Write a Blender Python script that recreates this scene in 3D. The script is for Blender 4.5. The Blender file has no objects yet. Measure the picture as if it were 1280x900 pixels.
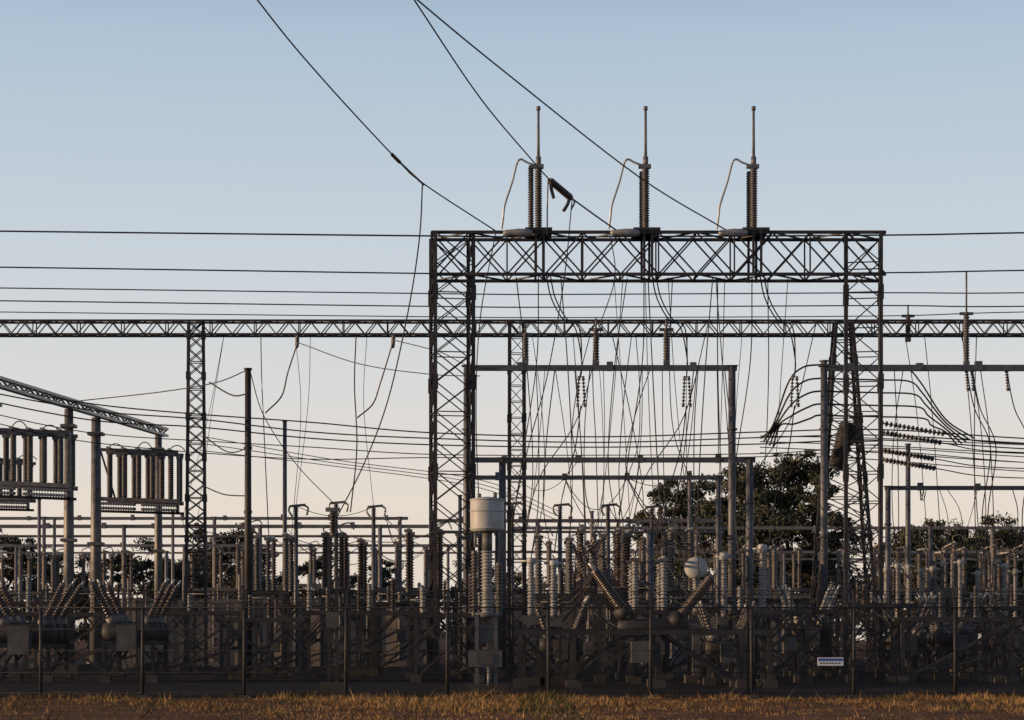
import bpy, math, random
import numpy as np
from mathutils import Vector, Matrix
random.seed(7); np.random.seed(7)
scene=bpy.context.scene
F=2560.0; CH=1.35; HZ=800.0
def W(px,py,Y): return Vector(((px-640)/F*Y, Y, CH+(HZ-py)/F*Y))
def X(px,Y): return (px-640)/F*Y
def Z(py,Y): return CH+(HZ-py)/F*Y
U=random.uniform
TOPS=[]

# ---------------- materials
M={}
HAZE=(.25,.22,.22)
def mat(name,col,rough=.6,metal=0.0,var=.35,scale=3.0,bump=0.0,col2=None,detail=5,spec=.4):
    m=bpy.data.materials.new(name); m.use_nodes=True
    nt=m.node_tree; N=nt.nodes; L=nt.links
    b=N['Principled BSDF']; b.inputs['Roughness'].default_value=rough; b.inputs['Metallic'].default_value=metal
    b.inputs['Specular IOR Level'].default_value=spec
    tc=N.new('ShaderNodeTexCoord'); nz=N.new('ShaderNodeTexNoise'); nz.inputs['Scale'].default_value=scale; nz.inputs['Detail'].default_value=detail
    L.new(tc.outputs['Object'],nz.inputs['Vector'])
    cr=N.new('ShaderNodeValToRGB'); cr.color_ramp.elements[0].position=.32; cr.color_ramp.elements[1].position=.68
    c1=[c*(1-var) for c in col]; c2=col2 if col2 else [min(1,c*(1+var)) for c in col]
    cr.color_ramp.elements[0].color=(*c1,1); cr.color_ramp.elements[1].color=(*c2,1)
    L.new(nz.outputs['Fac'],cr.inputs['Fac']); L.new(cr.outputs['Color'],b.inputs['Base Color'])
    if bump:
        bp=N.new('ShaderNodeBump'); bp.inputs['Strength'].default_value=bump; bp.inputs['Distance'].default_value=.02
        L.new(nz.outputs['Fac'],bp.inputs['Height']); L.new(bp.outputs['Normal'],b.inputs['Normal'])
    return m
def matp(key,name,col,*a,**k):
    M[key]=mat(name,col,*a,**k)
    c=[x*.62+h*.38 for x,h in zip(col,HAZE)]  # aerial haze painted into the base colour of the far-object copy
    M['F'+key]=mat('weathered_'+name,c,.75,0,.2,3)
matp('lat','lattice_steel',(.040,.036,.037),.6,.1,.4,2,spec=.3)
matp('galv','galvanised_steel',(.125,.12,.122),.5,.2,.35,4)
matp('pipe','blue_grey_painted_pipe',(.085,.088,.105),.5,.1,.3,3)
matp('brown','brown_porcelain',(.05,.036,.031),.3,0,.3,6,spec=.4)
matp('grey','grey_porcelain',(.24,.235,.235),.35,0,.2,6,spec=.4)
matp('dgrey','dark_grey_porcelain',(.085,.078,.08),.35,0,.3,6,spec=.4)
matp('alu','aluminium_tube',(.36,.35,.34),.4,.4,.15,3)
matp('wire','weathered_conductor',(.030,.027,.029),.6,.1,.3,5)
matp('wirel','bright_conductor',(.15,.125,.11),.5,.4,.3,5)
matp('tank','light_grey_enamel',(.34,.34,.34),.5,0,.18,2.5)
matp('box','cabinet_paint',(.085,.082,.08),.6,0,.3,3)
matp('conc','concrete',(.07,.064,.06),.9,0,.3,1.3,.3,spec=.1)
M['wall']=mat('precast_wall_concrete',(.25,.21,.175),.9,0,.2,.8,.2)
M['bldg']=mat('painted_block_wall',(.09,.085,.085),.9,0,.2,.8,.2)
M['roof']=mat('metal_coping',(.10,.10,.10),.6,.2,.2,2)
M['fence']=mat('galvanised_fence_wire',(.035,.033,.035),.7,.1,.25,5,spec=.2)
M['fpost']=mat('fence_post_steel',(.035,.033,.036),.65,.2,.3,5,spec=.3)
M['bark']=mat('eucalyptus_bark',(.10,.085,.07),.9,0,.4,2)
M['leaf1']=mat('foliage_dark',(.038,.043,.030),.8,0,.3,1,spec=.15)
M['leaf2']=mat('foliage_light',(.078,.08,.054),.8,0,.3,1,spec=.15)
M['leaf3']=mat('far_foliage',(.085,.086,.08),.9,0,.3,.2,spec=.1)  # both far leaf colours greyed and paled to paint in distance haze
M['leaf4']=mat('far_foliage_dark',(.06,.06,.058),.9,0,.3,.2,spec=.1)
M['gr1']=mat('dry_grass_straw',(.25,.155,.07),.9,0,.35,.6,spec=.1)
M['gr2']=mat('dry_grass_brown',(.13,.078,.042),.9,0,.4,.6,spec=.1)
M['gr3']=mat('green_weed',(.075,.07,.028),.9,0,.3,.6,spec=.1)
M['white']=mat('white_paint',(.7,.7,.7),.5,0,.05,3)
M['blue']=mat('blue_paint',(.03,.10,.35),.5,0,.1,3)

# ---------------- mesh builder
class MB:
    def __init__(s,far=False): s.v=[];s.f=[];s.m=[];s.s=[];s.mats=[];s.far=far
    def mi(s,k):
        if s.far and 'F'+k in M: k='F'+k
        if k not in s.mats: s.mats.append(k)
        return s.mats.index(k)
    def frame(s,a,b):
        d=(b-a); l=d.length
        if l<1e-6: return None
        d=d/l
        up=Vector((0,0,1)) if abs(d.z)<.9 else Vector((0,1,0))
        u=d.cross(up).normalized(); w=u.cross(d).normalized()
        return d,u,w,l
    def bar(s,a,b,w,k,h=None):
        a=Vector(a);b=Vector(b); fr=s.frame(a,b)
        if not fr: return
        d,u,v,l=fr; h=h or w; o=len(s.v)
        for p in (a,b):
            for (i,j) in ((-1,-1),(1,-1),(1,1),(-1,1)): s.v.append(p+u*(i*w/2)+v*(j*h/2))
        q=s.mi(k)
        for f in ((0,1,2,3),(7,6,5,4),(0,4,5,1),(1,5,6,2),(2,6,7,3),(3,7,4,0)):
            s.f.append([o+i for i in f]); s.m.append(q); s.s.append(False)
    def box(s,c,sz,k):
        c=Vector(c); s.bar(c-Vector((0,0,sz[2]/2)),c+Vector((0,0,sz[2]/2)),sz[0],k,sz[1])
    def lathe(s,a,b,prof,k,n=10):
        a=Vector(a);b=Vector(b);fr=s.frame(a,b)
        if not fr:return
        d,u,v,l=fr;o=len(s.v);q=s.mi(k)
        cs=[(math.cos(2*math.pi*i/n),math.sin(2*math.pi*i/n)) for i in range(n)]
        for (t,r) in prof:
            p=a+d*t
            for c,sn in cs: s.v.append(p+u*(r*c)+v*(r*sn))
        for j in range(len(prof)-1):
            for i in range(n):
                s.f.append([o+j*n+i,o+j*n+(i+1)%n,o+(j+1)*n+(i+1)%n,o+(j+1)*n+i]); s.m.append(q); s.s.append(True)
        s.f.append([o+i for i in range(n)][::-1]);s.m.append(q);s.s.append(False)
        s.f.append([o+(len(prof)-1)*n+i for i in range(n)]);s.m.append(q);s.s.append(False)
    def cyl(s,a,b,r,k,n=10,r1=None):
        l=(Vector(b)-Vector(a)).length; s.lathe(a,b,[(0,r),(l,r if r1 is None else r1)],k,n)
    def ins(s,a,b,r,k,pitch=.11,core=.6,n=10,taper=1.0):
        r=r*.84
        a=Vector(a);b=Vector(b);l=(b-a).length; c=max(2,int(l/pitch)); p=l/c; prof=[]
        for i in range(c):
            f=1-(1-taper)*i/c
            prof+=[(i*p,r*core*f),(i*p+.35*p,r*core*f),(i*p+.45*p,r*f),(i*p+.62*p,r*f*.96),(i*p+.9*p,r*core*f)]
        prof.append((l,r*core*taper)); s.lathe(a,b,prof,k,n)
        fr=s.frame(a,b);d=fr[0]
        s.cyl(a-d*.05,a+d*.07,r*.72,'galv',n); s.cyl(b-d*.07,b+d*.05,r*.72*taper,'galv',n)
    def tube(s,pts,r,k,n=5):
        q=s.mi(k);o=len(s.v);m=len(pts)
        for i,p in enumerate(pts):
            a=pts[max(0,i-1)];b=pts[min(m-1,i+1)];fr=s.frame(a,b)
            if not fr: fr=(Vector((0,0,1)),Vector((1,0,0)),Vector((0,1,0)),1)
            rr=r[i] if isinstance(r,list) else r
            for j in range(n):
                t=2*math.pi*j/n; s.v.append(p+fr[1]*(rr*math.cos(t))+fr[2]*(rr*math.sin(t)))
        for i in range(m-1):
            for j in range(n):
                s.f.append([o+i*n+j,o+i*n+(j+1)%n,o+(i+1)*n+(j+1)%n,o+(i+1)*n+j]);s.m.append(q);s.s.append(True)
    def build(s,name):
        me=bpy.data.meshes.new(name); me.from_pydata([tuple(v) for v in s.v],[],s.f)
        for k in s.mats: me.materials.append(M[k])
        me.polygons.foreach_set('material_index',s.m); me.polygons.foreach_set('use_smooth',s.s); me.update()
        ob=bpy.data.objects.new(name,me); scene.collection.objects.link(ob); return ob
def cr(P,seg=7):
    P=[Vector(p) for p in P]
    if len(P)<3: return P
    Q=[P[0]*2-P[1]]+P+[P[-1]*2-P[-2]]; out=[]
    for i in range(1,len(Q)-2):
        a,b,c,d=Q[i-1],Q[i],Q[i+1],Q[i+2]
        for j in range(seg):
            t=j/seg; out.append(.5*((2*b)+(c-a)*t+(2*a-5*b+4*c-d)*t*t+(3*b-3*c+d-a)*t**3))
    out.append(P[-1]); return out
def sag(a,b,s,n=14):
    return [a.lerp(b,i/n)-Vector((0,0,s*4*(i/n)*(1-i/n))) for i in range(n+1)]
def wire(name,pts,r=.02,k='wire'):
    mb=MB(); mb.tube(cr([W(*p) for p in pts]),r,k); return mb.build(name)
def wirev(name,pts,r=.02,k='wire'):
    mb=MB(); mb.tube(cr(pts),r,k); return mb.build(name)

# ---------------- lattice helpers
def tower(mb,cx,cy,wb,wt,db,dt,z0,z1,n,rot=0,leg=.1,br=.05,k='lat',pat='X',cx1=None):
    if cx1 is None: cx1=cx
    R=Matrix.Rotation(math.radians(rot),3,'Z')
    def c(i,t):
        w=wb+(wt-wb)*t; d=db+(dt-db)*t; sx,sy=((-1,-1),(1,-1),(1,1),(-1,1))[i%4]
        p=R@Vector((sx*w/2,sy*d/2,0)); return Vector((cx+(cx1-cx)*t+p.x,cy+p.y,z0+(z1-z0)*t))
    for i in range(4):
        mb.bar(c(i,0),c(i,1),leg,k)
        if z0<.3: mb.box((c(i,0).x,c(i,0).y,.15),(.4,.4,.4),'conc')
    for j in range(n):
        t0=j/n;t1=(j+1)/n
        for i in range(4):
            a,b=c(i,t0),c(i+1,t0);e,f=c(i,t1),c(i+1,t1)
            if pat=='X': mb.bar(a,f,br,k,br*.6);mb.bar(b,e,br,k,br*.6)
            else:
                if (j+i)%2: mb.bar(a,f,br,k,br*.6)
                else: mb.bar(b,e,br,k,br*.6)
            if pat!='X' or j%2==0: mb.bar(e,f,br,k,br*.6)
            if j%3==1:
                mb.bar(c(i,t0+.25/n),c(i,t0-.25/n),leg*1.5,k,leg*1.15)
def beam(mb,xa,xb,cy,z0,z1,d,n,ch=.09,br=.05,k='lat',pat='X'):
    for y in (cy-d/2,cy+d/2):
        for z in (z0,z1): mb.bar((xa,y,z),(xb,y,z),ch,k)
    for j in range(n):
        x0=xa+(xb-xa)*j/n;x1=xa+(xb-xa)*(j+1)/n
        for y in (cy-d/2,cy+d/2):
            if pat=='X':
                mb.bar((x0,y,z0),(x1,y,z1),br,k);mb.bar((x0,y,z1),(x1,y,z0),br,k)
                if j%2==0: mb.bar((x0,y,z0),(x0,y,z1),br,k)
            else:
                xm=(x0+x1)/2
                mb.bar((x0,y,z0),(xm,y,z1),br,k);mb.bar((xm,y,z1),(x1,y,z0),br,k)
                if j%2: mb.bar((x0,y,z0),(x0,y,z1),br,k)
        for z in (z0,z1):
            a,b=(cy-d/2,cy+d/2) if j%2 else (cy+d/2,cy-d/2)
            mb.bar((x0,a,z),(x1,b,z),br,k)
            mb.bar((x0,cy-d/2,z),(x0,cy+d/2,z),br,k)

# ---------------- ground
def sheet(name,x0,x1,y0,y1,z,m,):
    me=bpy.data.meshes.new(name); me.from_pydata([(x0,y0,z),(x1,y0,z),(x1,y1,z),(x0,y1,z)],[],[(0,1,2,3)])
    me.materials.append(m); ob=bpy.data.objects.new(name,me); scene.collection.objects.link(ob); return ob
gm=mat('dry_soil_and_grass',(.13,.066,.040),.95,0,.45,.7,.6,detail=10,spec=.05)
ym=mat('dark_yard_gravel',(.032,.029,.030),.95,0,.5,6,.5,detail=12,spec=.03)
sheet('ground',-6000,6000,-500,9000,0,gm)
sheet('gravel_yard',-70,70,48.0,150,.004,ym)

# grass
def quads(name,V,Fi,mi,mats):
    me=bpy.data.meshes.new(name); me.from_pydata(V.tolist(),[],Fi.tolist())
    for k in mats: me.materials.append(M[k])
    me.polygons.foreach_set('material_index',mi.tolist()); me.update()
    ob=bpy.data.objects.new(name,me); scene.collection.objects.link(ob); return ob
n=130000
gx=np.random.uniform(-22,22,n); gy=48.2-np.random.uniform(0,1,n)**1.3*19
cl=np.sin(gx*1.3+gy*.7)+np.sin(gx*3.1-gy*1.9)+np.sin(gx*.45+2)+np.sin(gx*7.3+gy*3)*.6+np.random.normal(0,.6,n)
gh=np.clip(.045+.026*cl,.012,.2)*np.random.uniform(.5,1.6,n)
nf=gy>46.3; gh[nf]*=1.3; gh[gy<38]*=.45
tall=(np.random.rand(n)<.006); gh[tall]+=np.random.uniform(.05,.25,n)[tall]
ang=np.random.uniform(0,math.pi,n); w=.007+gh*.05; lx=np.random.normal(0,.5,n)*gh; ly=np.random.normal(0,.5,n)*gh
V=np.zeros((n,3,3)); V[:,0]=np.stack([gx-w*np.cos(ang),gy-w*np.sin(ang),0*gx],1);V[:,1]=np.stack([gx+w*np.cos(ang),gy+w*np.sin(ang),0*gx],1);V[:,2]=np.stack([gx+lx,gy+ly,gh],1)
mi=np.where(cl+np.random.normal(0,.9,n)>.4,0,1); mi[(np.random.rand(n)<.6)&(np.sin(gx*.9+1)+np.sin(gx*2.3)>1.2)]=2
quads('dry_grass',V.reshape(-1,3),np.arange(n*3).reshape(-1,3),mi,['gr1','gr2','gr3'])

# ---------------- trees
def leaves(C,R,cnt,size):
    V=[];mi=[]
    for (c,r) in zip(C,R):
        k=int(cnt*U(.7,1.2)); d=np.random.normal(0,1,(k,3)); d/=np.linalg.norm(d,axis=1)[:,None]; d*= (np.random.uniform(0,1,k)**.5)[:,None]*r*np.random.uniform(.75,1.3,(k,1))
        d[:,2]*=.62; p=np.array(c)+d
        a=np.random.normal(0,1,(k,3));a/=np.linalg.norm(a,axis=1)[:,None];b=np.cross(a,np.random.normal(0,1,(k,3)));b/=np.linalg.norm(b,axis=1)[:,None]
        s=size*np.random.uniform(.6,1.4,(k,1))
        V.append(np.stack([p-a*s,p-b*s*.45,p+a*s,p+b*s*.45],1))
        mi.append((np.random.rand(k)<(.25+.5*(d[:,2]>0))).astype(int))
    return np.concatenate(V),np.concatenate(mi)
def tree(name,x,y,H,spread,nc=26,cnt=140,size=.14,low=.4,lv=('leaf1','leaf2')):
    mb=MB(); C=[];R=[]
    tp=[Vector((x+U(-.3,.3)*t*3,y+U(-.3,.3)*t*3,H*.88*t)) for t in (0,.25,.5,.75,1)]
    T=cr(tp,5); mb.tube(T,[max(.05,H*.018*(1-.8*i/(len(T)-1))) for i in range(len(T))],'bark',7)
    for i in range(nc):
        t=low+(1-low)*(i+.5)/nc; a=U(0,6.28); prof=math.sin(math.pi*min(1,(t-low)/(1-low)*.72+.24))**.6
        rr=spread*prof*U(.3,1.05); st=T[int((len(T)-1)*max(.2,t-.18))]
        c=Vector((x+rr*math.cos(a),y+rr*math.sin(a),H*t*U(.93,.98)))
        mid=st.lerp(c,.55)+Vector((U(-.3,.3),U(-.3,.3),U(-.5,.1)))
        L=cr([st,mid,c],4); mb.tube(L,[max(.02,H*.005*(1-.8*j/(len(L)-1))) for j in range(len(L))],'bark',5)
        for q in range(4):
            C.append(tuple(c+Vector((U(-1,1),U(-1,1),U(-.6,.35)))*spread*.32)); R.append(spread*U(.12,.27))
    V,mi=leaves(C,R,cnt,size)
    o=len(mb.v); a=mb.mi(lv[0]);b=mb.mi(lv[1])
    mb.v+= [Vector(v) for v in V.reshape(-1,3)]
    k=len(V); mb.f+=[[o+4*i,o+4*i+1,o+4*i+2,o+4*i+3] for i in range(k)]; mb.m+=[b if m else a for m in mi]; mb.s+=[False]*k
    mb.build(name)
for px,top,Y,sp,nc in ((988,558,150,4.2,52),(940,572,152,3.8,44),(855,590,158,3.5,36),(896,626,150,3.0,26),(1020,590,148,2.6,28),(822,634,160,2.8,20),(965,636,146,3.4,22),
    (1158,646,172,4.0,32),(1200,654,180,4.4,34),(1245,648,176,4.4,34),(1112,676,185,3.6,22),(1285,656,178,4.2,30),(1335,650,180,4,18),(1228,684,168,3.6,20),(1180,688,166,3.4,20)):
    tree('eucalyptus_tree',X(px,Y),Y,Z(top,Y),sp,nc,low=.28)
for px,top,Y,sp,nc in ((8,666,190,3.8,24),(60,686,200,3.4,18),(110,692,196,3.4,16),(176,678,195,3.8,22),(285,652,190,4.2,28),(245,678,200,3.4,18),(325,674,205,3.8,20),(-60,670,195,4,12),(400,690,210,3.4,16),(470,694,212,3.4,14),(600,688,205,3.6,14)):
    tree('tree',X(px,Y),Y,Z(top,Y),sp,nc,low=.2,lv=('leaf4','leaf1'),size=.18,cnt=110)
C=[];R=[]
for i in range(600):
    x=U(-110,110);y=U(235,290);h=10.5+2.0*math.sin(x*.11)+1.3*math.sin(x*.33+1)+U(-1.5,1.5)+(2.5 if x>25 else 0)
    C.append((x,y,h*U(.1,.85)));R.append(U(1.5,3.0))
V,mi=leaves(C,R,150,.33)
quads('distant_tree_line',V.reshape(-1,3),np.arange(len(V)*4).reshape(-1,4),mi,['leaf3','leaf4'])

# ---------------- main gantry
YG=69.0
mb=MB()
zt=Z(295,YG); zb=Z(347,YG)
tower(mb,X(565,YG),YG,1.28,1.28,1.3,1.3,0,zt,15,rot=9,leg=.12,br=.055,pat='X')
tower(mb,X(1079,YG),YG,1.15,1.15,1.3,1.3,0,zt,15,rot=-9,leg=.12,br=.055,pat='Z')
beam(mb,X(540,YG),X(1103,YG),YG,zb,zt,1.3,12,.10,.05)
for px in (673,807,942):
    for dx in (-.13,.13):
        for dy in (-.7,.7): mb.bar((X(px,YG)+dx+.04,YG+dy,zb-.05),(X(px,YG)+dx+.04,YG+dy,zt+.1),.08,'lat')
    mb.box((X(px,YG),YG,zt+.1),(.9,1.5,.09),'lat')
mb.build('lattice_gantry')
for i,px in enumerate((673,807,942)):
    mb=MB(); x=X(px,YG); z0=zt+.15
    mb.ins((x,YG,z0),(x,YG,Z(210,YG)),.165,'dgrey',.08,.7)
    if i==0: mb.ins((x-.25,YG+.1,z0),(x-.25,YG+.1,Z(208,YG)),.13,'dgrey',.08,.7)
    else: mb.ins((x-.10,YG+.5,z0),(x-.10,YG+.5,Z(212,YG)),.12,'dgrey',.08,.7)
    mb.cyl((x,YG,Z(210,YG)),(x,YG,Z(136,YG)),.055,'galv',6,.04); mb.cyl((x,YG,Z(138,YG)),(x,YG,Z(133,YG)),.07,'galv',6)
    mb.box((x-.03,YG,Z(208,YG)),(.42,.2,.12),'galv'); mb.cyl((x,YG,Z(208,YG)),(x,YG,Z(196,YG)),.09,'galv',8)
    mb.lathe(W(px-44,291,YG-.75),W(px-6,291,YG-.75),[(0,.06),(.08,.1),(.15,.10),(.5,.14),(.85,.13),(.97,.08)],'grey',10)
    mb.tube(cr([W(px-3,207,YG),W(px-14,203,YG),W(px-22,199,YG),W(px-27,205,YG),W(px-33,228,YG),W(px-42,256,YG),W(px-44,272,YG),W(px-46,286,YG)]),.038,'alu')
    mb.build('disconnector_switch')

# ---------------- long bus gantry
YB=80.0; mb=MB(); z1=Z(402,YB);z0=Z(419,YB)
beam(mb,X(-260,YB),X(1560,YB),YB,z0,z1,.6,66,.075,.04,'lat','Z')
tower(mb,X(245,YB),YB,.8,.56,.8,.5,0,z1,26,rot=8,leg=.11,br=.055,pat='X')
tower(mb,X(646,YB),YB,.62,.56,.6,.5,0,z1,22,rot=6,leg=.09,br=.045,pat='Z')
tower(mb,X(1054,YB),YB,2.6,.62,2.2,.6,0,z1,18,rot=0,leg=.12,br=.06,pat='X')
tower(mb,X(1500,YB),YB,.8,.6,.8,.5,0,z1,22,leg=.09,br=.045)
tower(mb,X(-200,YB),YB,.8,.6,.8,.5,0,z1,22,leg=.09,br=.045)
mb.build('lattice_bus_gantry')
mb=MB()
mb.ins(W(1046,585,77.5),W(1060,530,77.5),.42,'lat',.1,.86,12)
mb.box(W(1070,545,77.8),(.4,.35,.55),'lat'); mb.bar(W(1056,600,77.7),W(1056,520,78.6),.1,'lat')
mb.build('line_trap')

# ---------------- pipe portals
def portal(Y,cols,py,x0,x1,w=.26,k='pipe',bw=.2,name='steel_portal_frame',dbl=0):
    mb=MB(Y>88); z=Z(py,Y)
    for c in cols:
        x=X(c,Y); mb.cyl((x,Y,0),(x,Y,z+.05),w/2,k,12,w/2*.85); mb.box((x,Y,z+.07),(w*1.3,w*1.3,.03),k)
        mb.box((x,Y,.12),(.7,.7,.3),'conc'); mb.cyl((x,Y,.27),(x,Y,.32),w*.8,k,12)
        for zz in (.45,.8): mb.cyl((x,Y,z*zz),(x,Y,z*zz+.06),w*.62,k,12)
    mb.bar((X(x0,Y),Y,z),(X(x1,Y),Y,z),bw,k)
    nn=int((X(x1,Y)-X(x0,Y))/2.4)
    for i in range(nn):
        xx=X(x0,Y)+(i+.5)*(X(x1,Y)-X(x0,Y))/nn+U(-.3,.3); mb.bar((xx,Y,z-.1),(xx,Y,z+bw*.5+U(.04,.14)),bw*1.15,k); TOPS.append(Vector((xx,Y,z)))
    if dbl: mb.bar((X(x0,Y),Y+.6,z-dbl),(X(x1,Y),Y+.6,z-dbl),bw*.7,k)
    mb.build(name)
portal(72,(584,915),460,584,921,.30,bw=.19)
portal(76,(1030,1420),460,1026,1440,.30,bw=.22)
TOPS.clear()
portal(74,(628,937),575,588,944,.30,bw=.18)
portal(78,(590,898),597,588,905,.22,bw=.16)
portal(84,(1110,1300),610,1106,1420,.26,bw=.17)
portal(100,(-60,155,325,475),658,-100,536,.24,bw=.17,dbl=.45)
portal(104,(55,268,500),648,-60,510,.22,bw=.15)
portal(98,(540,672,760,862),651,540,900,.24,bw=.17,dbl=.5)
portal(112,(700,810,900,1060,1240),660,640,1340,.22,bw=.17)
portal(120,(20,120,230,360,430,560),682,-40,600,.2,bw=.16,dbl=.4)
portal(122,(620,735,840,980,1090,1190,1290),690,600,1340,.2,bw=.16,dbl=.4)
def post(px,Y,top,r,k='pipe',r1=None,name='steel_post'):
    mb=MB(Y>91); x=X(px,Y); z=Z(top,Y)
    mb.cyl((x,Y,0),(x,Y,z),r,k,10,r1 or r*.8); mb.box((x,Y,.1),(.7,.7,.3),'conc'); mb.cyl((x,Y,z),(x,Y,z+.05),r*1.1,k,10)
    return mb
m_=post(310,74,462,.14,'lat')
for a in (560,640): m_.bar(W(305,a,74),W(315,a,74),.1,'lat')
m_.build('steel_post')
post(356,82,527,.1,'pipe').build('steel_post')
post(1135,88,556,.13,'pipe').build('steel_post')
post(1030,79,452,.16,'galv').build('steel_post')
for px,Y,t in ((1163,90,660),(1241,92,668),(208,92,690),(216,108,640),(862,95,590),(575,90,620),(740,96,640),(49,96,625),(68,102,650),(600,94,640)): post(px,Y,t,.1).build('steel_post')
for px,a,b in ((1208,460,392),(1135,425,395),(657,455,418),(745,458,412),(833,458,412)):
    mb=MB(); Yq=76 if px>1000 else 72.2
    if px==1135: Yq=80
    mb.ins(W(px,a-3,Yq),W(px,b,Yq),.15,'dgrey',.1,.7)
    mb.cyl(W(px,b,Yq),W(px,b-(52 if px==1208 else 14),Yq),.035,'galv',6); mb.box(W(px,b,Yq),(.5,.1,.1),'galv')
    mb.bar(W(px,a+2,Yq),W(px,a-8,Yq),.2,'galv')
    mb.build('surge_arrester')

# ---------------- left elevated structure
pA=Vector((X(-25,70.5),70.5,10.4)); pB=Vector((X(207,89.6),89.6,10.4))
mb=MB()
d=(pB-pA).normalized(); u=Vector((d.y,-d.x,0))
for s_ in (-.09,.09):
    for zz in (-.12,.17): mb.bar(pA+u*s_+Vector((0,0,zz)),pB+u*s_+Vector((0,0,zz)),.10,'alu')
L=(pB-pA).length; n=26
for i in range(n):
    a=pA+d*(L*i/n);b=pA+d*(L*(i+1)/n)
    for s_ in (-.09,.09): mb.bar(a+u*s_+Vector((0,0,-.12 if i%2 else .17)),b+u*s_+Vector((0,0,.17 if i%2 else -.12)),.06,'galv')
for px,Y,w in ((-10,71.7,.24),(86,79,.23),(120,82,.25),(198,88.6,.2)):
    x=X(px,Y); mb.cyl((x,Y,0),(x,Y,10.25),w,'galv',8,w*.75); mb.box((x,Y,.15),(.9,.9,.5),'conc'); mb.cyl((x,Y,.4),(x,Y,.47),w*1.6,'galv',8)
    for zz in (9.6,5.2): mb.box((x,Y,zz),(w*2.4,w*2.4,.12),'galv')
mb.build('tubular_bus_support')
def harray(px0,px1,Y,pt,pb,n,slope=0):
    mb=MB(); x0,x1=X(px0,Y),X(px1,Y); zt_,zb_=Z(pt,Y),Z(pb,Y)
    for yy in (-.7,.7):
        mb.bar((x0,Y+yy,zt_),(x1,Y+yy,zt_-slope),.13,'galv'); mb.bar((x0,Y+yy,zb_),(x1,Y+yy,zb_-slope),.16,'galv')
    for i in range(n):
        t=(i+.5)/n+U(-.03,.03); x=x0+(x1-x0)*t; dz=slope*t
        for yy in (-.7,.7):
            ox=.14 if yy>0 else 0
            mb.ins((x+ox,Y+yy,zb_-dz+.1),(x+ox,Y+yy,zt_-dz-.1),.15,'dgrey',.08,.85)
            mb.box((x+ox,Y+yy,zt_-dz-.12),(.26,.25,.1),'galv')
        mb.cyl((x-.02,Y-1.1,zt_-dz+.06),(x-.02,Y+1.0,zt_-dz+.1),.06,'alu',8)
        if i%2==0: mb.tube(sag(Vector((x,Y-1,zt_-dz+.06)),Vector((x+(x1-x0)/n,Y-1,zt_-dz+.02)),-.15-U(0,.15),8),.022,'wire')
    for zz in (-.2,-.38):
        mb.ins((x0+.1,Y-.9,zb_+zz),(x0+(x1-x0)*.45,Y-.9,zb_+zz-slope*.45),.1,'grey',.1)
        mb.ins((x0+(x1-x0)*.55,Y-.9,zb_+zz-slope*.55),(x1,Y-.9,zb_+zz-slope),.1,'grey',.1)
    mb.bar((x0,Y-.7,zb_-.5),(x1+.25,Y-.7,zb_-.5-slope),.1,'lat')
    mb.bar((x0+.3,Y-.7,zb_),(x1-.2,Y+.7,zb_-slope),.1,'lat')
    mb.bar((x0,Y-.7,zt_-.05),(x0+.6,Y-.7,zb_),.07,'lat'); mb.bar((x1,Y-.7,zt_-.05-slope),(x1,Y-.7,zb_-.5-slope),.1,'galv')
    mb.build('disconnector_switch')
harray(-30,92,77,538,604,6,.15)
harray(130,226,84,564,625,5,.1)
harray(-80,40,90,575,622,5,.1)

# ---------------- equipment builders
def stand(mb,x,Y,w,dd,z,k='lat',br=True):
    for sx in (-w/2,w/2):
        for sy in (-dd/2,dd/2):
            mb.bar((x+sx,Y+sy,0),(x+sx,Y+sy,z),.11,k); mb.box((x+sx,Y+sy,.1),(.35,.35,.26),'conc')
    for sy in (-dd/2,dd/2):
        mb.bar((x-w/2-.15,Y+sy,z),(x+w/2+.15,Y+sy,z),.14,k)
        if br:
            mb.bar((x-w/2,Y+sy,z*.55),(x-w/2+min(w*.45,z*.4),Y+sy,z),.07,k)
            mb.bar((x+w/2,Y+sy,z*.55),(x+w/2-min(w*.45,z*.4),Y+sy,z),.07,k)
            mb.bar((x-w/2,Y+sy,z*.1),(x+w/2,Y+sy,z*.5),.06,k)
    for sx in (-w/2,w/2):
        mb.bar((x+sx,Y-dd/2,z*.15),(x+sx,Y+dd/2,z*.9),.06,k); mb.bar((x+sx,Y-dd/2,z),(x+sx,Y+dd/2,z),.12,k)
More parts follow.
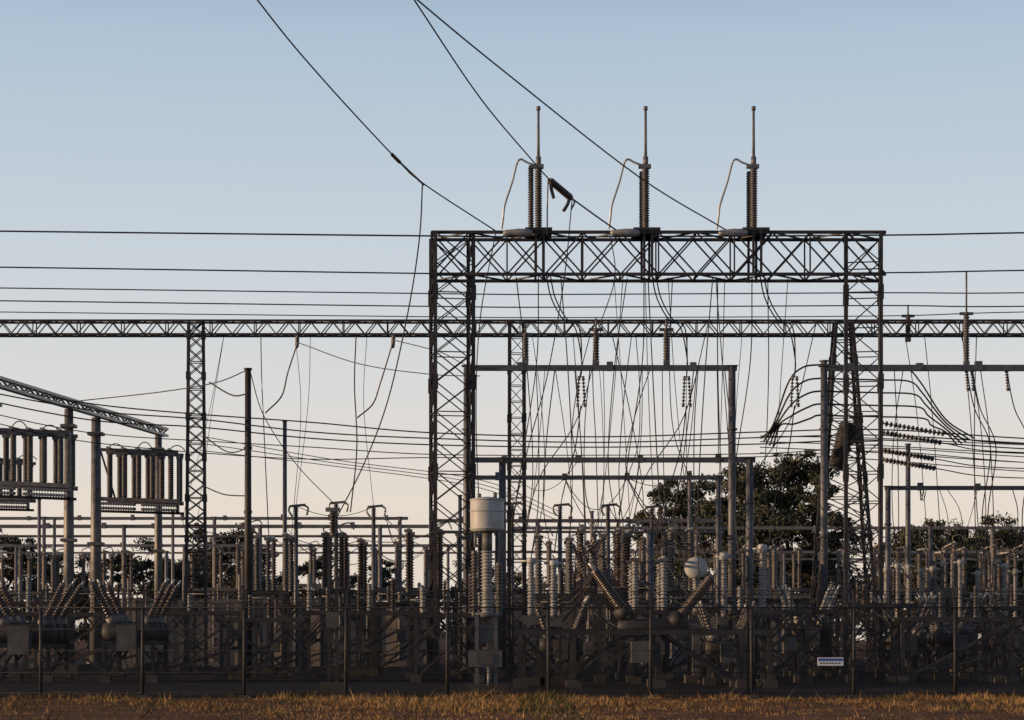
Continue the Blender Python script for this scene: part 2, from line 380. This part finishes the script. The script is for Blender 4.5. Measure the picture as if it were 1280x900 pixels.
def disc(px,Y,w,pb,pt,n,k='brown',r=.15,dd=1.8,name='disconnector_switch'):
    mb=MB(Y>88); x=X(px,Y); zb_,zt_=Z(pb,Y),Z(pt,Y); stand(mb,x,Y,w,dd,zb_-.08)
    for i in range(n):
        xx=x+(0 if n==1 else -w/2+w*i/(n-1))+U(-.14,.14); ex=(U(-.1,.3) if n>2 else 0); rr=r*U(.8,1.1)
        for yy in (-dd/2,dd/2):
            zz=zt_+ex*(1 if yy<0 else .4)
            mb.ins((xx,Y+yy,zb_),(xx,Y+yy,zz),rr,k,.1)
            mb.box((xx,Y+yy,zz+.08),(.28,.2,.1),'galv')
            TOPS.append(Vector((xx,Y+yy,zz+.12)))
        mb.cyl((xx,Y-dd/2-.2,zt_+ex+.15),(xx,Y+dd/2+.2,zt_+ex*.4+.18),.045,'alu',8)
        if random.random()<.55:
            h=U(.2,.4)+ex; mb.tube(cr([Vector((xx,Y-dd/2,zt_+ex+.1)),Vector((xx-.05,Y-dd/2,zt_+h)),Vector((xx+.3,Y-dd/2,zt_+h+.1)),Vector((xx+.45,Y-dd/2,zt_+h-.15))]),.025,'galv')
    mb.cyl((x-w/2,Y-dd/2-.3,zb_-.3),(x+w/2,Y-dd/2-.3,zb_-.3),.03,'galv',6)
    mb.cyl((x+w*.3,Y-dd/2-.3,zb_-.3),(x+w*.3,Y-dd/2-.3,.9),.03,'galv',6); mb.box((x+w*.3,Y-dd/2-.35,1.1),(.3,.3,.4),'box')
    mb.build(name)
def brk(px,Y,pz,pt,lean=.45,k='brown',sc=1.0,tk='lat'):
    mb=MB(); x=X(px,Y); z=Z(pz,Y); zt_=Z(pt,Y); L=zt_-z
    stand(mb,x,Y,1.5*sc,2.4*sc,z-.35*sc)
    for i in (-1,0,1):
        yy=Y+i*.9*sc
        mb.lathe((x-.9*sc,yy,z),(x+.9*sc,yy,z),[(0,.12*sc),(.05*sc,.3*sc),(.3*sc,.33*sc),(1.5*sc,.33*sc),(1.75*sc,.3*sc),(1.8*sc,.12*sc)],tk,14)
        for s_ in (-1,1):
            a=Vector((x+s_*.5*sc,yy,z+.2)); b=a+Vector((s_*lean*L,i*.25*L,L*.92)); m1=a.lerp(b,.22)
            mb.cyl(a,m1,.19*sc,'galv',12); mb.ins(m1,b,.16*sc,k,.1,.65,12,.75); mb.cyl(b,b+(b-a).normalized()*.22,.04,'alu',8)
            TOPS.append(b)
    mb.box((x,Y-1.5*sc,z-.2*sc),(.6*sc,.4*sc,.8*sc),'box')
    mb.build('circuit_breaker')
def ct(px,Y,pb,pt,head=.3,k='grey',r=.17,hk='tank',hh=.5,pole=.09):
    mb=MB(); x=X(px,Y); zb_,zt_=Z(pb,Y),Z(pt,Y)
    for sx in (-.2,.2): mb.bar((x+sx,Y,0),(x+sx,Y,zb_-.3),.09,'lat')
    for j in range(3):
        h=(zb_-.3)/3; mb.bar((x-.2,Y,h*j),(x+.2,Y,h*(j+1)),.05,'lat')
    mb.box((x,Y,.1),(.8,.6,.3),'conc')
    mb.box((x,Y,zb_-.17),(.5,.45,.28),'box')
    mb.ins((x,Y,zb_),(x,Y,zt_-hh),r,k,.09,.7,12,.85)
    mb.lathe((x,Y,zt_-hh),(x,Y,zt_),[(0,head*.6),(hh*.12,head),(hh*.8,head),(hh*.95,head*.8),(hh,head*.3)],hk,14)
    mb.cyl((x-head-.15,Y,zt_-hh*.5),(x+head+.15,Y,zt_-hh*.5),.035,'alu',6)
    TOPS.append(Vector((x,Y,zt_)))
    mb.build('current_transformer')
mb=MB(); Y=52.0; x=X(609,Y)
mb.lathe((x,Y,Z(665,Y)),(x,Y,Z(621,Y)),[(0,.3),(.03,.42),(.08,.43),(.80,.43),(.84,.4),(.87,.25),(.89,.1)],'tank',24)
for zz in (662,640,626): mb.cyl((x,Y,Z(zz,Y)),(x,Y,Z(zz,Y)+.035),.445,'tank',24)
mb.cyl((x-.2,Y,Z(622,Y)),(x-.2,Y,Z(617,Y)),.05,'galv',8); mb.cyl((x+.2,Y,Z(622,Y)),(x+.2,Y,Z(616,Y)),.05,'galv',8)
mb.cyl((x,Y,Z(690,Y)),(x,Y,Z(664,Y)),.13,'box',12)
mb.cyl((x-.3,Y,Z(684,Y)),(x-.3,Y,Z(666,Y)),.04,'galv',8)
mb.ins((x,Y,Z(768,Y)),(x,Y,Z(688,Y)),.20,'grey',.085,.72,14)
mb.ins((x-.33,Y+.3,Z(768,Y)),(x-.33,Y+.3,Z(690,Y)),.12,'dgrey',.085,.6,10)
mb.ins((x+.3,Y+.3,Z(768,Y)),(x+.3,Y+.3,Z(705,Y)),.12,'dgrey',.085,.6,10)
mb.cyl((x,Y,Z(772,Y)),(x,Y,Z(766,Y)),.3,'galv',16)
mb.box((x-.05,Y,Z(792,Y)),(.5,.4,.5),'box'); mb.box((x-.05,Y-.1,Z(823,Y)),(.85,.45,.42),'galv')
mb.box((x-.05,Y-.335,Z(823,Y)),(.4,.02,.3),'box')
for sx in (-.26,.22):
    for sy in (-.2,.2): mb.bar((x+sx,Y+sy,0),(x+sx,Y+sy,Z(768,Y)),.1,'galv')
mb.cyl((x+.05,Y-.3,0),(x+.05,Y-.3,Z(832,Y)),.05,'galv',8); mb.box((x,Y,.09),(1.1,.9,.26),'conc')
mb.build('voltage_transformer')
mb=MB(); Y=53.; x=X(416,Y)
for sx in (-.1,.1): mb.bar((x+sx,Y,0),(x+sx,Y,Z(668,Y)),.08,'lat')
for i in range(9): mb.bar((x-.1,Y,.3+i*.4),(x+.1,Y,.6+i*.4),.04,'lat')
mb.box((x,Y-.15,Z(775,Y)),(.3,.25,.4),'box'); mb.ins((x,Y,Z(668,Y)),(x,Y,Z(640,Y)),.12,'brown',.08)
mb.box((x,Y,Z(637,Y)),(.36,.2,.1),'galv'); mb.box((x,Y,.1),(.6,.6,.3),'conc')
mb.build('switch_operating_post')

brk(40,66,792,735,.5,'brown',1.1); brk(170,66,790,735,.45,'brown',1.0); brk(-70,66,792,735,.5,'brown',1.1)
disc(337,76,1.2,738,676,3,'dgrey'); disc(420,74,.8,736,672,2); disc(457,78,.5,738,680,1,r=.19); disc(531,72,.9,740,668,2)
disc(270,95,2.4,735,690,3); disc(120,98,3.0,735,696,4); disc(30,96,2.4,740,700,3,'dgrey')
disc(500,96,2.6,735,690,3,'dgrey'); disc(400,106,3.0,730,690,4,'dgrey')
disc(598,84,1.8,735,672,3,'dgrey')
ct(664,60,768,697,.13,'grey',.15,hh=.2); ct(692,60,770,700,.13,'grey',.15,hh=.2)
disc(712,66,1.9,742,680,3,'dgrey',.15); disc(748,74,1.2,725,668,2,'brown',.17)
disc(810,64,.9,762,704,2,'grey',.15); disc(848,72,.9,738,668,2,'dgrey',.17); disc(785,70,.4,738,672,1,'brown',.2)
disc(700,92,3.0,730,680,4,'dgrey'); disc(820,95,3.4,728,676,4,'dgrey'); disc(930,90,2.6,735,690,3,'dgrey'); disc(1010,98,3.0,735,695,4,'dgrey')
ct(953,66,760,680,.16,'grey',.17,hh=.3); ct(905,70,770,690,.16,'grey',.15,hh=.3)
mb=MB(); Y=68.; stand(mb,X(748,Y),Y,1.6,1.2,Z(738,Y))
for i in range(4):
    a=W(738+i*9,735,Y-.5+i*.1); b=W(716+i*9,682-i*2,Y-.5+i*.3); mb.ins(a,b,.13,'dgrey',.1,.45); TOPS.append(b)
mb.build('disconnector_switch')
mb=MB(); Y=58.
for yy in (Y-.8,Y+.8):
    mb.bar((X(645,Y),yy,Z(790,Y)),(X(962,Y),yy,Z(790,Y)),.17,'lat')
    for px in (650,716,820,925,958): mb.bar((X(px,Y),yy,0),(X(px,Y),yy,Z(790,Y)),.13,'lat'); mb.box((X(px,Y),yy,.1),(.4,.4,.26),'conc')
    for a,b in ((650,712),(812,722),(828,920),(790,716)): mb.bar((X(a,Y),yy+.07,Z(792,Y)),(X(b,Y),yy+.07,.15),.1,'lat')
for px in (660,740,820,900,955): mb.bar((X(px,Y),Y-.8,Z(790,Y)),(X(px,Y),Y+.8,Z(790,Y)),.1,'lat')
for yy in (Y,Y+.9): mb.lathe(W(772,783,yy),W(862,783,yy),[(0,.1),(.05,.18),(.3,.23),(1.75,.23),(1.98,.18),(2.04,.1)],'lat',16)
for a,b,k in (((784,770),(744,714),'brown'),((842,782),(889,722),'brown')):
    p,q=W(*a,Y),W(*b,Y); m1=p.lerp(q,.2); mb.cyl(p,m1,.25,'lat',14); mb.ins(m1,q,.20,k,.06,.88,14,.8); mb.cyl(q,q+(q-p).normalized()*.3,.05,'alu',8); TOPS.append(q)
    p2=p+Vector((0,.9,0));q2=q+Vector((0,1.0,0));m2=p2.lerp(q2,.2); mb.cyl(p2,m2,.25,'lat',14); mb.ins(m2,q2,.17,k,.08,.8,14,.7); TOPS.append(q2)
mb.box(W(800,815,Y-1),(.5,.4,.6),'box')
mb.build('circuit_breaker')
mb=MB(); Y=64.; x=X(870,Y); z=Z(710,Y)
mb.lathe((x,Y-.35,z),(x,Y+.35,z),[(0,.1),(.03,.24),(.1,.33),(.17,.35),(.55,.35),(.65,.25),(.7,.1)],'tank',20)
mb.ins((x,Y,Z(765,Y)),(x,Y,z-.33),.16,'grey',.085,.65,12); mb.bar((x,Y,0),(x,Y,Z(765,Y)),.22,'galv'); mb.box((x,Y,.1),(.7,.7,.3),'conc'); mb.box((x,Y-.2,Z(778,Y)),(.45,.3,.4),'box')
mb.build('current_transformer')
for px in (1108,1122,1136,1152): ct(px,78+U(-2,2),772,U(696,716),.12,'grey',.14,hh=.2)
px=1166
while px<1335: ct(px,80+U(-4,6),772,U(698,726),U(.1,.14),random.choice(['grey','grey','dgrey']),U(.12,.16),hh=.22); px+=random.choice([9,12,13,22])
disc(1140,94,3.2,735,690,4,'dgrey'); disc(1215,97,3.0,740,695,4,'dgrey'); disc(1275,92,2.6,735,692,3,'dgrey')
brk(1010,74,790,742,.35,'grey',.8); brk(1190,70,800,752,.35,'dgrey',.8); brk(1270,70,800,752,.35,'dgrey',.8); brk(1130,68,802,756,.35,'dgrey',.7)
brk(700,62,806,758,.35,'dgrey',.7); brk(905,62,810,765,.35,'dgrey',.7)
for px,Y,w,h in ((460,70,4.2,2.4),(330,68,2.6,2.2),(560,66,2.,2.3),(960,64,2.2,2.1),(1095,66,1.8,2.3),(1190,64,3.4,2.),(1290,66,2.6,2.2),(640,75,3.,2.5),(880,76,3.,2.5),(1000,72,2.4,2.4),
    (250,72,3.,2.4),(90,74,3.,2.3),(400,82,4,2.8),(520,80,3,2.8),(750,84,4,3.0),(930,82,4,2.8),(1150,84,4,2.6),(1240,88,5,2.8),(180,86,4,2.6),(20,88,4,2.8),(300,92,5,3.0),(450,94,5,3.0),(680,96,5,3.0),(1060,92,4,3.),(1300,84,4,3.)):
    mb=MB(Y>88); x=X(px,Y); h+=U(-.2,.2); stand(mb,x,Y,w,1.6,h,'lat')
    nn=int(w/.8)+1
    for i in range(nn):
        xx=x-w/2+w*i/nn+U(.1,.5)
        if random.random()<.6: mb.ins((xx,Y-.8,h+.07),(xx,Y-.8,h+U(.6,1.3)),U(.08,.12),random.choice(['dgrey','brown','grey']),.09)
        if random.random()<.25: mb.box((xx,Y-.85,h*.55),(.35,.3,.45),'box')
    mb.bar((x-w/2,Y-.83,.1),(x+w/2,Y-.83,h-.1),.09,'lat')
    if random.random()<.6: mb.bar((x+w/2,Y-.80,.1),(x-w/2,Y-.80,h-.1),.08,'lat')
    mb.build('steel_equipment_stand')
for px in (370,420,467,640,700,760,815):
    mb=MB(); Y=86.+U(-1,2); x=X(px,Y); zt_=Z(633+U(-5,5),Y)
    mb.cyl((x,Y,0),(x,Y,Z(665,Y)),.09,'pipe',8); mb.ins((x,Y,Z(665,Y)),(x,Y,zt_),.14,'dgrey',.09)
    mb.bar((x-.25,Y,zt_+.08),(x+.4,Y,zt_+.14),.1,'galv'); mb.tube(cr([Vector((x-.25,Y,zt_+.1)),Vector((x-.3,Y,zt_-.1)),Vector((x-.15,Y,zt_-.35))]),.045,'alu'); mb.tube(cr([Vector((x+.35,Y,zt_+.12)),Vector((x+.5,Y,zt_)),Vector((x+.45,Y,zt_-.3))]),.045,'alu')
    mb.box((x,Y,.1),(.5,.5,.3),'conc'); TOPS.append(Vector((x,Y,zt_+.1))); mb.build('earthing_switch')

mb=MB(); Y=105.; x0,x1=X(120,Y),X(545,Y); h=Z(752,Y)
npan=9
for i in range(npan):
    a=x0+(x1-x0)*i/npan; b=x0+(x1-x0)*(i+1)/npan
    mb.box(((a+b)/2,Y,h/2),(b-a-.03,.25,h),'wall'); mb.box((a,Y-.06,h/2+.03),(.28,.42,h+.06),'wall')
mb.bar((x0-.2,Y,h+.1),(x1+.2,Y,h+.1),.45,'roof',.12)
mb.build('concrete_wall')
mb=MB(); Y=125.; x0,x1=X(610,Y),X(1010,Y); h=Z(748,Y); yc=Y+4
mb.box(((x0+x1)/2,yc,h/2),(x1-x0,8,h),'bldg'); mb.box(((x0+x1)/2,yc,h+.1),(x1-x0+.6,8.6,.2),'roof')
for i in range(8):
    xx=x0+1.2+i*(x1-x0-2.4)/7
    if i%3==1: mb.box((xx,Y-.03,1.05),(1.,.1,2.1),'pipe')
    else: mb.box((xx,Y-.03,2.2),(1.3,.1,.8),'lat'); mb.box((xx,Y-.06,1.76),(1.5,.2,.08),'roof')
mb.build('control_building')

# ---------------- fence
YF=47.4; mb=MB(); x=X(51-127*5,YF); xs=[]
while x<24: xs.append(x); x+=127/F*YF
for x in xs:
    t=U(-.02,.02)
    mb.cyl((x,YF,0),(x+t,YF,2.12),.045,'fpost',8,.04)
    mb.bar((x+t,YF,2.1),(x+t,YF+.22,2.52),.05,'fpost'); mb.box((x,YF,.03),(.25,.25,.08),'conc')
for z,r in ((2.1,.018),(.12,.012),(1.1,.009),(1.6,.009),(.6,.009)): mb.cyl((xs[0],YF-.03,z),(xs[-1],YF-.03,z),r,'fpost',6)
for i,(z,y) in enumerate(((2.22,.06),(2.32,.115),(2.42,.17),(2.5,.21))):
    for j in range(len(xs)-1): mb.tube(sag(Vector((xs[j],YF+y,z)),Vector((xs[j+1],YF+y,z)),.015+.02*random.random(),4),.007,'fpost',4)
    q=xs[0]
    while q<xs[-1]:
        mb.bar((q-.03,YF+y,z-.035),(q+.03,YF+y,z+.02),.007,'fpost'); q+=.16
h=2.06; sp=.075; q=xs[0]-h
while q<xs[-1]:
    mb.bar((q,YF-.012,.04),(q+h,YF-.012,.04+h),.0045,'fence'); mb.bar((q+h,YF+.002,.04),(q,YF+.002,.04+h),.0045,'fence'); q+=sp
mb.build('chain_link_fence')
mb=MB(); Y=YF-.06
c=W(1038,827,Y); mb.box(c,(.6,.012,.19),'white'); mb.box(c+Vector((0,-.009,.045)),(.56,.006,.06),'blue')
for i in range(7): mb.box(c+Vector((-.22+i*.07,-.009,-.035)),(.045,.006,.03),'lat')
mb.build('warning_sign')
Y=47.9
for px in (304,935,1195):
    x=X(px,Y); mb=MB(); mb.bar((x,Y,0),(x,Y,Z(732,Y)),.08,'fpost'); mb.ins((x,Y-.0,Z(775,Y)),(x,Y,Z(738,Y)),.07,'dgrey',.05); mb.build('steel_post')

# ---------------- wires
OC='overhead_power_line'
def long(yl,yc,yr,Y,r=.022):
    wire(OC,[(-500,yl-6,Y),(0,yl,Y),(540,yc,Y),(700,yc+1,Y),(1100,yc-1,Y),(1280,yr,Y),(1800,yr-8,Y)],r)
long(289,295,291,74,.032); long(334,342,338,75,.028); long(360,367,366,76,.024); long(376,383,383,77,.025); long(390,396,390,78,.02)
wire(OC,[(-130,-620,30),(150,-235,42),(322,0,52),(400,95,58),(495,198,64),(530,230,66),(620,289,69)],.023)
wire(OC,[(230,-480,34),(400,-180,46),(518,0,54),(600,122,60),(665,200,65),(690,228,66.5)],.023)
wire(OC,[(712,246,67),(745,270,68.3),(775,291,69)],.028,'wire')
wire(OC,[(100,-400,30),(350,-150,45),(522,0,54),(640,97,60),(800,222,66),(910,289,69)],.024)
wire('jumper_cable',[(490,193,63.7),(500,203,64.2)],.06,'wirel')
wire('jumper_cable',[(500,203,64.2),(518,220,65.4),(530,231,66)],.035,'wirel')
mb=MB(); mb.ins(W(688,226,66.5),W(713,247,67),.15,'brown',.08,.8)
mb.tube(cr([W(688,226,66.5),W(689,236,66.5),W(692,248,66.5)]),.06,'lat'); mb.tube(cr([W(712,246,67),W(709,256,67),W(704,264,67)]),.06,'lat'); mb.tube(cr([W(685,224,66.5),W(684,262,66.5),W(684,292,68)]),.025,'wirel')
mb.tube(cr([W(712,246,67),W(718,252,67),W(714,262,67)]),.03,'lat')
mb.build('strain_insulator')
J='jumper_cable'
for pts,r,k in (
 ([(528,230,66),(524,300,67),(510,390,69),(485,500,71),(455,580,73),(422,645,74)],.024,'wire'),
 ([(372,428,79),(360,465,79),(352,495,78),(332,516,77)],.03,'wirel'),
 ([(372,428,79),(450,455,77),(540,468,75),(600,470,74)],.018,'wire'),
 ([(492,425,79),(475,480,79),(466,505,79),(447,522,78)],.03,'wirel'),
 ([(492,425,79),(550,440,77),(600,460,75),(720,462,73)],.018,'wire'),
 ([(445,420,79.5),(443,480,79),(446,560,78),(438,640,77)],.026,'wire'),
 ([(326,420,79.5),(327,470,79),(330,540,78),(336,672,77)],.02,'wire'),
 ([(310,462,74),(270,478,76),(200,490,79),(90,502,82)],.022,'wire'),
 ([(310,492,74),(290,494,75),(262,478,79)],.03,'wire'),
 ([(310,560,74),(285,565,76),(255,545,79)],.025,'wire'),
 ([(310,620,74),(280,618,76),(255,608,79)],.025,'wire'),
 ([(312,462,74),(330,520,76),(370,580,80),(420,632,86)],.018,'wire'),
 ([(715,250,68),(705,350,69),(684,470,71),(660,560,73),(640,650,76)],.02,'wire'),
 ([(620,289,69),(600,400,70),(595,520,72),(600,660,74)],.02,'wire'),
 ([(762,290,69),(768,350,69),(742,440,70),(745,560,71),(748,660,72)],.018,'wire'),
 ([(897,347,69),(897,450,70),(900,560,72),(905,680,74)],.02,'wire'),
): wire(J,pts,r,k)
for px in (372,492):
    mb=MB(); mb.ins(W(px,420,79.7),W(px-1,433,79.2),.1,'dgrey',.1,.5); mb.build('suspension_insulator_string')
for x0 in (683,815,950):
    for dx in (0,5):
        wire(J,[(x0+dx,345,69),(x0+6+dx,372,69.4),(x0+20+dx,398,70),(x0+36+dx,410,71),(x0+44,450,72),(x0+43,472,72)],.024)
    mb=MB()
    for dx in (-4,5): mb.ins(W(x0+43+dx*.6,472,72),W(x0+43+dx,507,72),.08,'dgrey',.11,.35)
    mb.build('suspension_insulator_string')
    wire(J,[(x0+43,507,72),(x0+36,560,73),(x0+20,620,74),(x0+10,690,72)],.022)
    wire(J,[(x0-10,345,69),(x0-12,450,71),(x0-28,560,72),(x0-40,640,74),(x0-44,672,75)],.02)
    wire(J,[(x0+70,405,80),(x0+40,520,78),(x0-10,600,76),(x0-30,690,74)],.02)
# droppers from the beams down to real terminals
def tpx(v): return 640+v.x*F/v.y
CEN=[t for t in TOPS if 590<tpx(t)<985 and t.y<97]
RGT=[t for t in TOPS if 1095<tpx(t)<1330 and t.y<97]
LFT=[t for t in TOPS if 225<tpx(t)<560 and t.y<106]
for i in range(38):
    t=random.choice(CEN); p0=tpx(t)+U(-40,40); p0=min(985,max(598,p0)); y0,Ya=random.choice(((347,69),(419,80),(463,72))) if p0<915 else random.choice(((347,69),(419,80)))
    a=W(p0,y0,Ya); b=Vector((U(-.35,.35),0,0))
    wirev(J,[a,a.lerp(t,.33)+b-Vector((0,0,.2)),a.lerp(t,.7)+b*1.3-Vector((0,0,.3)),t],U(.012,.021))
for i in range(14):
    t=random.choice(RGT); p0=tpx(t)+U(-30,30); y0,Ya=random.choice(((419,80),(463,76),(612,84)))
    a=W(p0,y0,Ya); b=Vector((U(-.5,.5),0,0)); wirev(J,[a,a.lerp(t,.33)+b,a.lerp(t,.7)+b-Vector((0,0,.5)),t],U(.013,.021))
for i in range(5):
    t=random.choice(LFT); p0=min(600,max(280,tpx(t)+U(-20,20))); a=W(p0,419,80); wirev(J,[a,a.lerp(t,.4)+Vector((U(-.3,.3),0,0)),t],.012)
# jumpers between neighbouring terminals
def links(T,n,smin=.25,smax=1.3):
    k=0;tries=0
    while k<n and tries<4000:
        tries+=1; a,b=random.sample(T,2); dx=abs(a.x-b.x)
        if .7<dx<3.6 and abs(a.y-b.y)<9 and abs(a.z-b.z)<3.2:
            mb=MB(); mb.tube(sag(a,b,U(smin,smax)*min(1,dx/2)),U(.012,.022),'wire'); mb.build(J); k+=1
links(CEN,44); links(RGT,20); links(LFT,16,.2,.8)
B_=[(500,512,520,541,543,552),(508,518,532,548,550,558),(520,528,540,556,556,565),(536,545,551,568,566,575),(548,560,566,572,570,582)]
for i,(a,b,c,d_,e,f) in enumerate(B_):
    wire(OC,[(-60,a-25-i*2,72),(60,a-4,76),(140,a+8,79),(250,b+6,80),(390,c+8,80),(540,d_,80),(750,e+3,81),(950,d_-1,80),(1100,e-6,79),(1280,f-4,80),(1500,f+6,82)],.027 if i<3 else .02)
for i in range(4):
    wire(OC,[(950,545+i*7,78),(1100,548+i*9,79),(1280,556+i*11,80),(1480,560+i*12,82)],.02)
for i in range(3):
    wire(OC,[(250,545+i*9,84),(420,575+i*4,90),(600,600+i*5,96),(700,640+i*6,98)],.018)
for i,(yy,xl) in enumerate(((457,951),(474,955),(490,958),(506,962),(520,966))):
    s=i*9
    wire(J,[(1056,yy,76),(1024,yy-1,76),(1002+s*.3,yy+3,76),(985+s*.2,yy+22-i*3,76),(966+s*.25,532,76.5),(xl,548+i*3,77)],.036,'wire')
    wire(J,[(1056,yy,76),(1100,yy+1,76),(1132+s*.6,yy+3,76),(1150+s*.4,yy+20-i*2,76),(1182,524+i*4,77),(1218-s*.6,548+i*2,78)],.032,'wire')
for i,(a,b) in enumerate((((1098,528),(1184,543)),((1100,540),(1180,554)),((1098,562),(1170,574)),((1100,574),(1172,586)))):
    mb=MB(); p,q=W(*a,76.5),W(*b,78); n=15
    mb.cyl(p,q,.02,'wire',6)
    d=(q-p).normalized(); L=(q-p).length
    for j in range(n):
        c=p+d*(L*(.06+.88*j/(n-1))); mb.lathe(c-d*.02,c+d*.04,[(0,.11),(.015,.10),(.05,.04)],'dgrey',10)
    mb.build('suspension_insulator_string')
    wire(OC,[(b[0],b[1],78),(1240,b[1]+10,79),(1400,b[1]+14,80)],.022)
for px in (1208,1215,1258):
    wire(J,[(px,460,76),(px+10,510,77),(px+30,560,78),(px+20,640,80),(px+22,706,80)],.022)
    mb=MB(); mb.ins(W(px,463,76),W(px+2,487,76),.1,'dgrey',.1,.35); mb.build('suspension_insulator_string')

# ---------------- camera, sky, sun
cam=bpy.data.cameras.new('camera'); co=bpy.data.objects.new('camera',cam); scene.collection.objects.link(co)
co.location=(0,0,CH); co.rotation_euler=(math.radians(90),0,0); cam.lens=72; cam.sensor_width=36; cam.shift_y=350/1280; cam.clip_end=12000; cam.clip_start=.5
scene.camera=co
az=math.radians(-97); el=math.radians(9)
S=Vector((math.sin(az)*math.cos(el),math.cos(az)*math.cos(el),math.sin(el)))
sd=bpy.data.lights.new('sun','SUN'); sd.energy=5.0; sd.angle=math.radians(.5); sd.color=(1,.66,.36)
so=bpy.data.objects.new('sun',sd); scene.collection.objects.link(so); so.rotation_euler=S.to_track_quat('Z','Y').to_euler()
w=bpy.data.worlds.new('World'); scene.world=w; w.use_nodes=True
nt=w.node_tree; N=nt.nodes; bg=N['Background']; sk=N.new('ShaderNodeTexSky'); sk.sky_type='NISHITA'; sk.sun_disc=False
sk.sun_elevation=el; sk.sun_rotation=az; sk.air_density=1.0; sk.dust_density=1.5; sk.ozone_density=1.5
tc=N.new('ShaderNodeTexCoord'); sp=N.new('ShaderNodeSeparateXYZ'); rp=N.new('ShaderNodeValToRGB')
nt.links.new(tc.outputs['Generated'],sp.inputs[0]); nt.links.new(sp.outputs['Z'],rp.inputs['Fac'])
E=rp.color_ramp.elements
def lin(c): return [((v/255+.055)/1.055)**2.4 for v in c]
cols=[(0,(228,213,198)),(.065,(230,218,206)),(.12,(219,217,216)),(.19,(200,209,217)),(.28,(176,195,213)),(.40,(95,118,150)),(1,(40,56,90))]
E[0].position=0;E[0].color=(*lin(cols[0][1]),1);E[1].position=1;E[1].color=(*lin(cols[-1][1]),1)
for p,c in cols[1:-1]:
    e=E.new(p); e.color=(*lin(c),1)
mul=N.new('ShaderNodeVectorMath'); mul.operation='SCALE'; mul.inputs['Scale'].default_value=10.0
nt.links.new(rp.outputs['Color'],mul.inputs[0])
mx=N.new('ShaderNodeMix'); mx.data_type='RGBA'; mx.inputs[0].default_value=.87
nt.links.new(sk.outputs['Color'],mx.inputs[6]); nt.links.new(mul.outputs[0],mx.inputs[7])
nt.links.new(mx.outputs[2],bg.inputs['Color']); bg.inputs['Strength'].default_value=.11
scene.view_settings.view_transform='Standard'; scene.view_settings.look='None'; scene.view_settings.exposure=0
